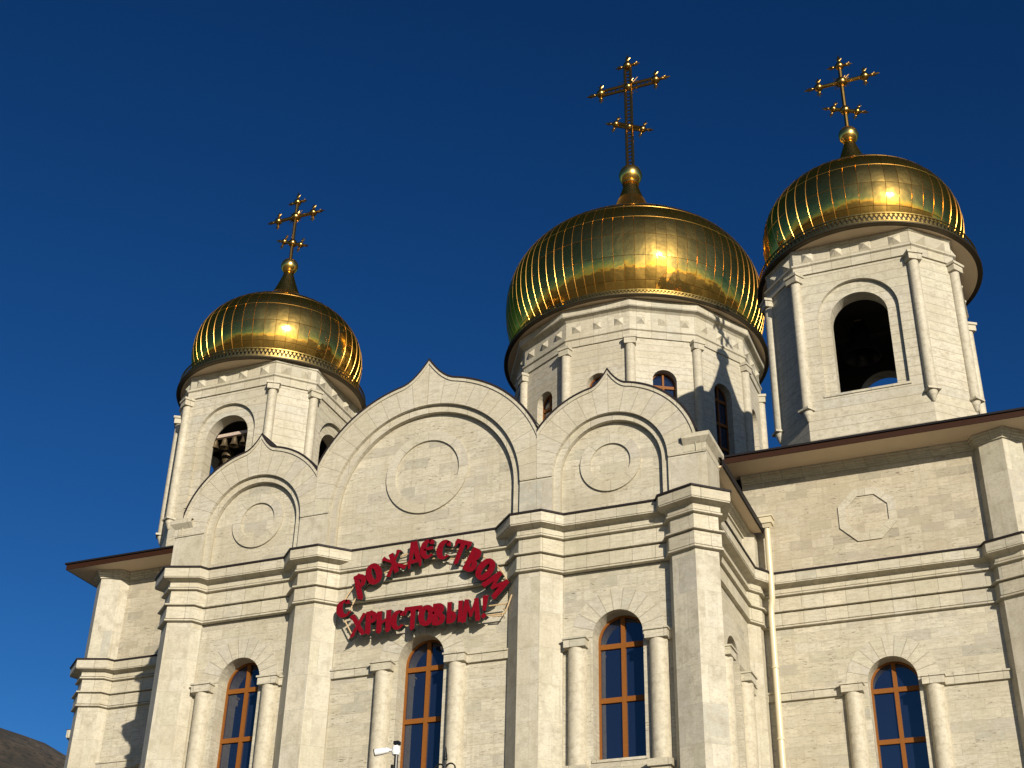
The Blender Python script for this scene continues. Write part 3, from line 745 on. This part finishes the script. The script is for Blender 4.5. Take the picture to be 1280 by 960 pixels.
# ------------------------------------------------------------------ bell towers
TX, TY, TH, TW = 11.66, 9.28, 2.98, 1.87
def vsq(h, w_): return [(-w_, -h), (w_, -h), (h, -w_), (h, w_), (w_, h), (-w_, h), (-h, w_), (-h, -w_)]
def bell_tower(cx, cy, shift):
    o = (cx, cy, 19.5)
    V = [(cx+x, cy+y) for x, y in vsq(TH, TW)]
    b = MB()
    for i in range(8):
        p, q = V[i], V[(i+1) % 8]; ln = math.hypot(q[0]-p[0], q[1]-p[1]); F = frame(((p[0]+q[0])/2, (p[1]+q[1])/2), (q[0]-p[0], q[1]-p[1])); h = ln/2
        if i % 2 == 0:
            b.slab(F, rect(-h, h, 19.3, 26.6), [arch(0, 1.27, 24.75, 21.93)], -.13, 0)
            b.slab(F, rect(-h+.07, h-.07, 19.3, 26.6), [arch(0, .90, 24.68, 21.95)], -.62, -.135)
        else:
            b.slab(F, rect(-h, h, 19.3, 26.6), [], -.5, 0)
    tw = b.build('bell_tower', M['drum'], church, o)
    for i in range(0, 8, 2):
        p, q = V[i], V[(i+1) % 8]; F = frame(((p[0]+q[0])/2, (p[1]+q[1])/2), (q[0]-p[0], q[1]-p[1]))
        b = MB(); b.slab(F, rect(-1.32, 1.32, 21.86, 21.935), [], -.4, .035); b.build('sill_ledge', M['trim'], tw, o)
    for x, y in V:
        b = MB(); b.lathe((x, y), [(0, 21.1), (.05, 21.14), (.17, 21.46), (.17, 26.2), (0, 26.2)], 20); c = b.build('corner_column', M['column'], tw, (x, y, 21.1), smooth=True)
        dx, dy = x-cx, y-cy; a = math.atan2(dy, dx)
        Mz = Matrix.Rotation(a, 3, 'Z')
        b = MB(); b.box((x, y, 21.5), (.42, .42, .07), Mz); b.build('corbel', M['trim'], c, (x, y, 21.1)); b = MB(); b.box((x, y, 26.31), (.42, .44, .22), Mz); b.box((x, y, 26.46), (.5, .52, .09), Mz); b.build('capital', M['trim'], c, (x, y, 21.1))
    b = MB()
    b.sweep(V, [(-.05, 26.51), (.06, 26.51), (.06, 26.80), (.12, 26.84), (.12, 26.90), (.02, 26.94), (.02, 27.42), (.06, 27.44), (.06, 27.52), (-.4, 27.52)], True)
    b.build('entablature', M['trim'], tw, o)
    for i in range(8):
        p, q = V[i], V[(i+1) % 8]; ln = math.hypot(q[0]-p[0], q[1]-p[1]); F = frame(((p[0]+q[0])/2, (p[1]+q[1])/2), (q[0]-p[0], q[1]-p[1]))
        n = 4 if i % 2 == 0 else 2
        for k in range(n):
            u = (k+.5-n/2)*ln/n; z = 27.18
            c4 = [F(u-.19, .021, z-.17), F(u+.19, .021, z-.17), F(u+.19, .021, z+.17), F(u-.19, .021, z+.17)]; t = F(u, .15, z)
            b = MB()
            for m_ in range(4): b.face([c4[m_], c4[(m_+1) % 4], t])
            b.build('pyramid_stud', M['trim'], tw, o)
    for i in range(8):                       # near-black lining added to deepen the belfry's shade
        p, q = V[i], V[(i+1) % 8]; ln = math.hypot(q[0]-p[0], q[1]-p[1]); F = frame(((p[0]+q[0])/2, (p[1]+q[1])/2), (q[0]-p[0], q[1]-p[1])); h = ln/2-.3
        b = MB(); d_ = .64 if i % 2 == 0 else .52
        b.slab(F, rect(-h, h, 21.42, 26.28), [arch(0, .905, 24.68, 21.95)] if i % 2 == 0 else [], -d_-.03, -d_); b.build('dark_lining', M['dark'], tw, o)
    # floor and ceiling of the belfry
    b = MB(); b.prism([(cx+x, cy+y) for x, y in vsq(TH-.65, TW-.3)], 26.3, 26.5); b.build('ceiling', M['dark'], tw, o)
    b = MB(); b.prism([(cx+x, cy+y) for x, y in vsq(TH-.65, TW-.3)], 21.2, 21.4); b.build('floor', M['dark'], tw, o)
    ax = (cx+shift, cy)
    prof = dome_profile(3.41, 29.55, 2.56, 2.12, 27.9, .18, 34.02, .60, 32.8)
    dome(tw, ax, prof, 48, 9, 34.33, .36, (3.74, 27.53, 27.60, 28.02), 150, 1.05)
    cross(tw, ax, 34.6, 36.95, 37.75, .86, .165, 35.55, .42, .19, 0, .075, o)
    return tw
tR = bell_tower(TX, TY, .10)
tL = bell_tower(-TX, TY, -.10)
tR['label'] = 'open bell tower with gilded onion dome over the right wing'
tL['label'] = 'open bell tower with gilded onion dome and a row of bells over the left wing'

# ------------------------------------------------------------------ central drum
CX, CY = 0.0, 20.25
RV = 5.42
V12 = [(CX+RV*math.sin(R(-15+30*i)), CY-RV*math.cos(R(-15+30*i))) for i in range(12)]
od = (CX, CY, 21.5)
b = MB(); wins = []
for i in range(12):
    p, q = V12[i], V12[(i+1) % 12]; ln = math.hypot(q[0]-p[0], q[1]-p[1]); F = frame(((p[0]+q[0])/2, (p[1]+q[1])/2), (q[0]-p[0], q[1]-p[1])); h = ln/2
    b.slab(F, rect(-h, h, 20.5, 31.35), [arch(0, .5, 29.36, 26.4, 20)], -.55, 0); wins.append(F)
dr = b.build('drum', M['drum'], church, od, label='tall twelve-sided central drum under the largest gilded dome')
for F in wins:
    wf, b, org = window(F, 0, 29.36, 26.42, .5, [29.2, 28.1, 27.0], dr, .30, .08, .05)
    b.cur = 1; me_ = b
    bb = MB(); bb.v = b.v; bb.f = b.f; bb.uv = b.uv; bb.mi = [0]*len(b.f)
    bb.build('pane', M['glass'], dr, org)
b = MB(); b.prism([(CX+(x-CX)*.86, CY+(y-CY)*.86) for x, y in V12], 20.5, 31.2); b.build('dark_lining', M['dark'], dr, od)
for x, y in V12:
    b = MB(); b.lathe((x, y), [(.2, 20.5), (.2, 30.9), (0, 30.9)], 20); c = b.build('corner_column', M['column'], dr, (x, y, 21), smooth=True)
    b = MB()
    Mz = Matrix.Rotation(math.atan2(y-CY, x-CX), 3, 'Z')
    b.box((x, y, 31.04), (.44, .48, .26), Mz); b.box((x, y, 31.23), (.52, .56, .12), Mz)
    b.build('capital', M['trim'], c, (x, y, 21))
b = MB()
b.sweep(V12, [(-.05, 31.31), (.06, 31.31), (.06, 31.62), (.12, 31.66), (.12, 31.72), (.02, 31.76), (.02, 32.58), (.1, 32.66), (.26, 32.72), (.26, 32.74), (.28, 32.75), (.28, 33.06), (-.5, 33.1)], True)
b.build('entablature', M['trim'], dr, od)
b = MB()
for i, F in enumerate(wins):
    ln = 2*RV*math.sin(R(15))
    for k in range(3):
        u = (k-1)*ln/3; z = 32.18; b = MB()
        c4 = [F(u-.2, .021, z-.18), F(u+.2, .021, z-.18), F(u+.2, .021, z+.18), F(u-.2, .021, z+.18)]; t = F(u, .16, z)
        for m_ in range(4): b.face([c4[m_], c4[(m_+1) % 4], t])
        b.build('pyramid_stud', M['trim'], dr, od)
prof = dome_profile(5.93, 36.0, 4.25, 2.2, 33.2, .33, 43.6, 1.02, 41.6, 36, 1.08)
dome(dr, (CX, CY), prof, 80, 12, 44.17, .57, (5.95, 33.08, 33.14, 33.42), 240, .62)
cross(dr, (CX, CY), 44.7, 50.0, 51.45, 1.47, .23, 47.33, .70, .38, .15, .08, od)

# ------------------------------------------------------------------ bells
def bell(loc, h, label, group=None, mat='bronze'):
    x, y, z = loc
    k = h
    root = empty('bell', loc, label, 'bell', group)
    b = MB(); b.lathe((x, y), [(0, z+.02*k), (.17*k, z+.0*k), (.24*k, z-.12*k), (.27*k, z-.35*k), (.31*k, z-.6*k), (.40*k, z-.83*k), (.50*k, z-1.0*k), (.47*k, z-1.0*k), (.36*k, z-.83*k), (.27*k, z-.6*k), (.2*k, z-.2*k), (0, z-.15*k)], 24)
    b.build('bell_body', M[mat], root, loc, smooth=True)
    b = MB(); b.tube([(x, y, z-.15*k), (x, y, z-.95*k)], .03*k, 6); b.ball((x, y, z-.98*k), .08*k, 10, 8); b.build('clapper', M['iron'], root, loc)
    b = MB(); b.tube([(x-.1*k, y, z), (x-.1*k, y, z+.16*k), (x+.1*k, y, z+.16*k), (x+.1*k, y, z)], .035*k, 6); b.build('bell_crown', M['bronze'], root, loc)
by = 7.05
b = MB(); b.box((-TX, by, 25.10), (4.2, .14, .13)); b.build('bell_beam', M['beam'], tL, (-TX, by, 25.1))
b = MB(); b.box((TX, TY, 25.75), (4.6, .2, .2)); b.build('bell_beam', M['dark'], tR, (TX, TY, 25.7))  # beam coloured near-black, belfry shade put into its colour
b = MB(); b.box((-TX, 8.2, 25.3), (4.6, .18, .18)); b.build('bell_beam', M['dark'], tL, (-TX, 8.2, 25.3))
names = ['leftmost small bronze bell under the pale beam in the left belfry', 'second small bronze bell from the left under the pale beam', 'third small bronze bell from the left under the pale beam', 'rightmost small bronze bell under the pale beam in the left belfry']
for k, x in enumerate((-12.57, -12.16, -11.73, -11.30)):
    bell((x, by, 24.98), .37, names[k], 'small bells in the left bell tower')
bell((-12.75, 8.2, 25.15), .95, 'larger dark bell hanging behind and below the small bells in the left belfry', 'large bells in the bell towers')
bell((TX-.35, TY-.3, 25.95), 1.25, 'large dark bell hanging in shadow inside the right bell tower', 'large bells in the bell towers', 'iron')  # black material paints the belfry's shade onto this bell

# ------------------------------------------------------------------ the Christmas greeting on the centre bay
SY = -.24
sign = empty('greeting_sign', (.2, SY, 13.3), 'red tinsel Cyrillic letters on a light curved rail frame above the centre window', 'sign')
def stroke(p, q, w_, w2=None):
    w2 = w_ if w2 is None else w2
    d = Vector((q[0]-p[0], q[1]-p[1])); n = Vector((-d.y, d.x)).normalized()
    return [(p[0]-n.x*w_/2, p[1]-n.y*w_/2), (q[0]-n.x*w2/2, q[1]-n.y*w2/2), (q[0]+n.x*w2/2, q[1]+n.y*w2/2), (p[0]+n.x*w_/2, p[1]+n.y*w_/2)]
def arcs(cx, cy, rx, ry, a0, a1, w0, w1, n=10):
    out = []
    for i in range(n):
        t0, t1 = R(a0+(a1-a0)*i/n), R(a0+(a1-a0)*(i+1)/n)
        k0 = w0+(w1-w0)*math.sin(math.pi*i/n); k1 = w0+(w1-w0)*math.sin(math.pi*(i+1)/n)
        P = lambda t, k: (cx+(rx+k)*math.cos(t), cy+(ry+k)*math.sin(t))
        out.append([P(t0, -k0/2), P(t0, k0/2), P(t1, k1/2), P(t1, -k1/2)])
    return out
W_ = .15
GL_ = {   # strokes in a unit-high cell, x centred; heavy old Slavonic shapes with wedge ends
 'С': arcs(0, .5, .19, .40, 62, 298, .09, .20, 14) + [[(.02, .98), (.17, .88), (.20, .66), (.08, .72)], [(.02, .03), (.22, .2), (.12, .26)]],
 'Р': [stroke((-.13, -.02), (-.13, 1), .19, .16), [(-.23, -.04), (-.03, -.04), (-.1, -.14)]] + arcs(-.06, .7, .2, .23, -95, 110, .1, .17, 10) + [[(-.24, .93), (-.02, 1.04), (.12, .94), (-.1, .88)]],
 'О': arcs(0, .5, .17, .41, 0, 360, .17, .17, 20),
 'Ж': [stroke((0, 0), (0, 1), .17), stroke((-.36, .98), (.0, .5), .15, .1), stroke((.36, .98), (0, .5), .15, .1), stroke((-.38, 0), (0, .5), .2, .1), stroke((.38, 0), (0, .5), .2, .1), [(-.45, .86), (-.3, 1.04), (-.24, .9)], [(.45, .86), (.3, 1.04), (.24, .9)]],
 'Д': [stroke((-.19, .12), (-.02, 1.03), .14, .2), stroke((.19, .12), (.03, 1.03), .17, .2), stroke((-.28, .17), (.28, .17), .13), stroke((-.25, .2), (-.25, -.1), .12, .05), stroke((.25, .2), (.25, -.1), .12, .05)],
 'Е': arcs(0, .5, .19, .40, 55, 305, .09, .2, 14) + [stroke((-.14, .5), (.18, .55), .1, .13), [(.02, .97), (.2, .9), (.2, .72), (.08, .76)], [(.02, .04), (.22, .18), (.12, .26)]],
 'Т': [stroke((0, -.02), (0, .95), .17, .19), [(-.36, 1.02), (.36, 1.02), (.4, .86), (-.4, .86)], [(-.4, .87), (-.24, .87), (-.32, .62)], [(.4, .87), (.24, .87), (.32, .62)], [(-.1, 0), (.1, 0), (0, -.1)]],
 'В': [stroke((-.15, 0), (-.15, 1), .19)] + arcs(-.08, .74, .17, .2, -95, 110, .12, .16, 9) + arcs(-.08, .25, .21, .23, -110, 95, .12, .18, 9),
 'М': [stroke((-.33, -.02), (-.22, 1), .17, .17), stroke((.33, -.02), (.22, 1), .19, .17), stroke((-.22, .95), (0, .2), .17, .13), stroke((.22, .95), (0, .2), .17, .13), [(-.44, .06), (-.22, .06), (-.36, -.08)], [(.44, .06), (.22, .06), (.36, -.08)]],
 'Х': [stroke((-.24, 1), (.22, -.02), .2, .18), stroke((.24, 1), (-.24, -.06), .15, .13), [(-.36, .9), (-.2, 1.04), (-.14, .86)], [(-.36, -.16), (-.2, .06), (-.12, -.02)]],
 'И': [stroke((-.2, 0), (-.2, 1), .19), stroke((.2, 0), (.2, 1), .19), stroke((-.2, .36), (.2, .64), .13), [(-.3, 0), (-.1, 0), (-.2, -.09)], [(.3, 0), (.1, 0), (.2, -.09)]],
 'Ы': [stroke((-.24, 0), (-.24, 1), .18), stroke((.3, 0), (.3, 1), .18)] + arcs(-.18, .27, .2, .22, -100, 95, .12, .17, 9),
 '!': [stroke((0, .34), (.02, 1.02), .08, .19), [(0, -.02), (.1, .1), (0, .22), (-.1, .1)]],
}
def letter(ch, x, z, h, wd, rot):
    b = MB(); ca, sa = math.cos(R(rot)), math.sin(R(rot))
    dq = 0
    big = []
    for poly in GL_[ch]:                     # fatten every stroke about its own centre line
        mx_ = sum(p[0] for p in poly)/len(poly); mz_ = sum(p[1] for p in poly)/len(poly)
        big.append([(p[0]*1.0+(.021 if p[0] > mx_ else -.021), p[1]+(.014 if p[1] > mz_ else -.014)) for p in poly])
    for poly in big:
        dq += 1
        pts = []
        for px, pz in poly:
            px *= wd; pz = (pz-.5)*h
            pts.append((x+px*ca-pz*sa, z+px*sa+pz*ca))
        ar = sum(pts[i][0]*pts[(i+1) % len(pts)][1]-pts[(i+1) % len(pts)][0]*pts[i][1] for i in range(len(pts)))
        if ar < 0: pts = pts[::-1]
        f0, f1 = -SY-.13-.0011*(dq % 7), -SY+.02+.0011*(dq % 7)
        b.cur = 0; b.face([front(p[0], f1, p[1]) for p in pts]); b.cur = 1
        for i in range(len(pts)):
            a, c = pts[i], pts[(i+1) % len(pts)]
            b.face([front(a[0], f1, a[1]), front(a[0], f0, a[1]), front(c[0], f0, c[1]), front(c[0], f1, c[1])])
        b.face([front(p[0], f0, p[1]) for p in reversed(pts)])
    b.build('letter', [M['red'], M['redside']], sign, (x, SY, z))
for ch, x, z, h, wd, rot in [
    ('С', -2.07, 14.10, .56, .92, 12), ('Р', -1.62, 14.72, .70, .80, 17), ('О', -1.25, 15.00, .66, .98, 20), ('Ж', -.66, 15.24, .62, .74, 22), ('Д', -.05, 15.42, .70, .72, 6),
    ('Е', .36, 15.50, .62, .84, -2), ('С', .86, 15.41, .62, .84, -8), ('Т', 1.33, 15.28, .66, .66, -20), ('В', 1.74, 14.98, .66, .80, -28), ('О', 2.09, 14.66, .66, .98, -38), ('М', 2.42, 14.20, .58, .78, -52),
    ('Х', -1.62, 13.58, .60, .78, 2), ('Р', -1.22, 13.62, .60, .78, 2), ('И', -.84, 13.58, .60, .74, 1), ('С', -.40, 13.56, .60, .80, 0), ('Т', .02, 13.57, .62, .70, 0),
    ('О', .42, 13.58, .60, .92, 0), ('В', .80, 13.58, .60, .80, 0), ('Ы', 1.23, 13.57, .60, .64, 0), ('М', 1.72, 13.57, .62, .66, 0), ('!', 2.10, 13.60, .62, .8, -2)]:
    letter(ch, x-.065, z+.05, h*.97, wd*.93, rot)
b = MB(); yr = SY+.12
def ell(rx, rz, a0, a1, n=26): return [(.16+rx*math.cos(R(a0+(a1-a0)*i/n)), yr, 14.0+rz*math.sin(R(a0+(a1-a0)*i/n))) for i in range(n+1)]
b.tube(ell(2.50, 1.60, 8, 178), .02, 6); b.tube(ell(2.20, 1.32, 8, 174), .02, 6)
for zz, xa, xb in ((13.46, -1.95, 2.55), (13.72, -2.0, 2.6)): b.tube([(xa, yr, zz), (xb, yr, zz)], .02, 6)
b.tube([(-2.30, yr, 14.06), (-1.95, yr, 13.46), (-1.82, yr, 13.36)], .02, 6); b.tube([(2.74, yr, 13.95), (2.62, yr, 13.6), (2.48, yr, 13.40), (2.2, yr, 13.42)], .02, 6)
for x, z in ((-1.9, 14.6), (-.9, 15.2), (.3, 15.5), (1.4, 15.2), (2.3, 14.6), (-1.7, 13.5), (0, 13.5), (1.5, 13.5), (2.5, 13.6)):
    b.tube([(x, yr, z), (x, .1, z)], .016, 6)
b.build('sign_frame', M['rail'], sign, (.2, SY, 13.3))

# ------------------------------------------------------------------ iron fence and security camera in front
FY = -24.0
fence = empty('iron_fence', (12.0, FY, GZ), 'black wrought iron fence with pointed pickets and a scrolled finial', 'fence')
b = MB(); b.box((12, FY, GZ+.45), (10, .4, .9)); b.build('plinth', M['smooth'], fence, (12, FY, GZ))
b = MB()
for zz in (GZ+1.2, 1.35):
    b = MB(); b.box((12, FY, zz), (10, .04, .05)); b.build('rail', M['iron'], fence, (12, FY, GZ))
pk = None
for k in range(26):
    x = 11.79 + (k-12)*.349
    if 11.7 < x < 12.6: continue
    if pk is None:
        b = MB(); b.box((x, FY, (1.5+GZ+.9)/2), (.022, .022, 1.5-GZ-.9)); b.tube([(x, FY, 1.5), (x, FY, 1.56), (x, FY, 1.68)], [.012, .019, .001], 6)
        pk = b.build('picket', M['iron'], fence, (x, FY, GZ))
    else:
        c = pk.copy(); COL.objects.link(c); c.parent = fence; c.location = (x-12.0, 0, 0)
for x, zt in ((11.79, 2.385), (12.50, 2.325)):
    b = MB(); b.box((x, FY, (zt-.2+GZ+.9)/2), (.022, .022, zt-.2-GZ-.9)); b.tube([(x, FY, zt-.2), (x, FY, zt-.13), (x, FY, zt)], [.011, .015, .001], 6); b.build('gate_spike', M['iron'], fence, (12, FY, GZ))
b = MB(); x = 12.365
b.box((x, FY, (2.33+GZ)/2), (.018, .018, 2.33-GZ)); z = 2.372
for sg in (1, -1):
    b.tube([(x+sg*(.036-.033*math.cos(R(a))), FY, z-.03+.034*math.sin(R(a))) for a in range(0, 331, 22)], .0055, 6)
b.tube([(x, FY, z-.06), (x, FY, z+.03), (x, FY, z+.05), (x, FY, z+.115)], [.008, .008, .013, .0015], 8); b.ball((x, FY, z+.035), .014, 10, 8)
b.build('scroll_finial', M['iron'], fence, (12, FY, GZ))

camr = empty('security_camera', (12.03, FY, GZ), 'white bullet security camera on a dark pole in front of the centre window', 'camera')
p0 = Vector((12.05, FY, 2.47))
b = MB(); b.tube([(12.025, FY, GZ), (12.025, FY, 2.54)], .013, 10); b.box((12.025, FY, 2.535), (.036, .036, .02)); b.tube([(12.0, FY, 2.4), (12.0, FY, 2.2), (12.005, FY, 2.0)], .01, 6); b.build('pole', M['iron'], camr, (12.03, FY, GZ))
b = MB(); a, c = Vector((11.885, FY-.025, 2.48)), Vector((11.965, FY, 2.495))
b.tube([a, a+(c-a)*.5, c, c+(c-a)*.12], [.022, .022, .017, .009], 14); b.build('camera_body', M['plastic'], camr, (12.03, FY, GZ), smooth=True)
b = MB(); b.tube([a-(c-a)*.06, a+(c-a)*.02], .0235, 14); b.build('lens_hood', M['blackp'], camr, (12.03, FY, GZ))
b = MB(); b.tube([(11.97, FY, 2.495), (12.0, FY, 2.49)], .010, 8); b.lathe((12.02, FY), [(0, 2.46), (.022, 2.46), (.027, 2.475), (.023, 2.515), (0, 2.515)], 16); b.build('mount', M['plastic'], camr, (12.03, FY, GZ))

# ------------------------------------------------------------------ ground and the far hill
b = MB(); g = 3000
b.face([(-g, -g, GZ), (g, -g, GZ), (g, g, GZ), (-g, g, GZ)]); o = b.build('ground', M['ground'], None, (0, 0, GZ)); o['kind'] = 'structure'
b = MB()
def hz(x, y):
    # broad hill to the left rear
    dx, dy = (x+475)/235, (y-480)/260
    base = 189*math.exp(-(dx*dx+dy*dy))
    return GZ-.6 + base + 3.0*math.sin(x*.045+y*.02)*min(1, base/30) + 1.6*math.sin(x*.13-y*.09)*min(1, base/30) + .6*math.sin(x*.4+y*.31)*min(1, base/30)
nx, ny = 110, 90
X = lambda i: -1400+1500*i/nx
Y = lambda j: 40+1200*j/ny
gr = [[(X(i), Y(j), hz(X(i), Y(j)) + random.uniform(-.5, .5)) for j in range(ny+1)] for i in range(nx+1)]
for i in range(nx):
    for j in range(ny): b.face([gr[i][j], gr[i+1][j], gr[i+1][j+1], gr[i][j+1]])
o = b.build('hill', M['hill'], None, (-500, 400, GZ), smooth=True); o['kind'] = 'structure'
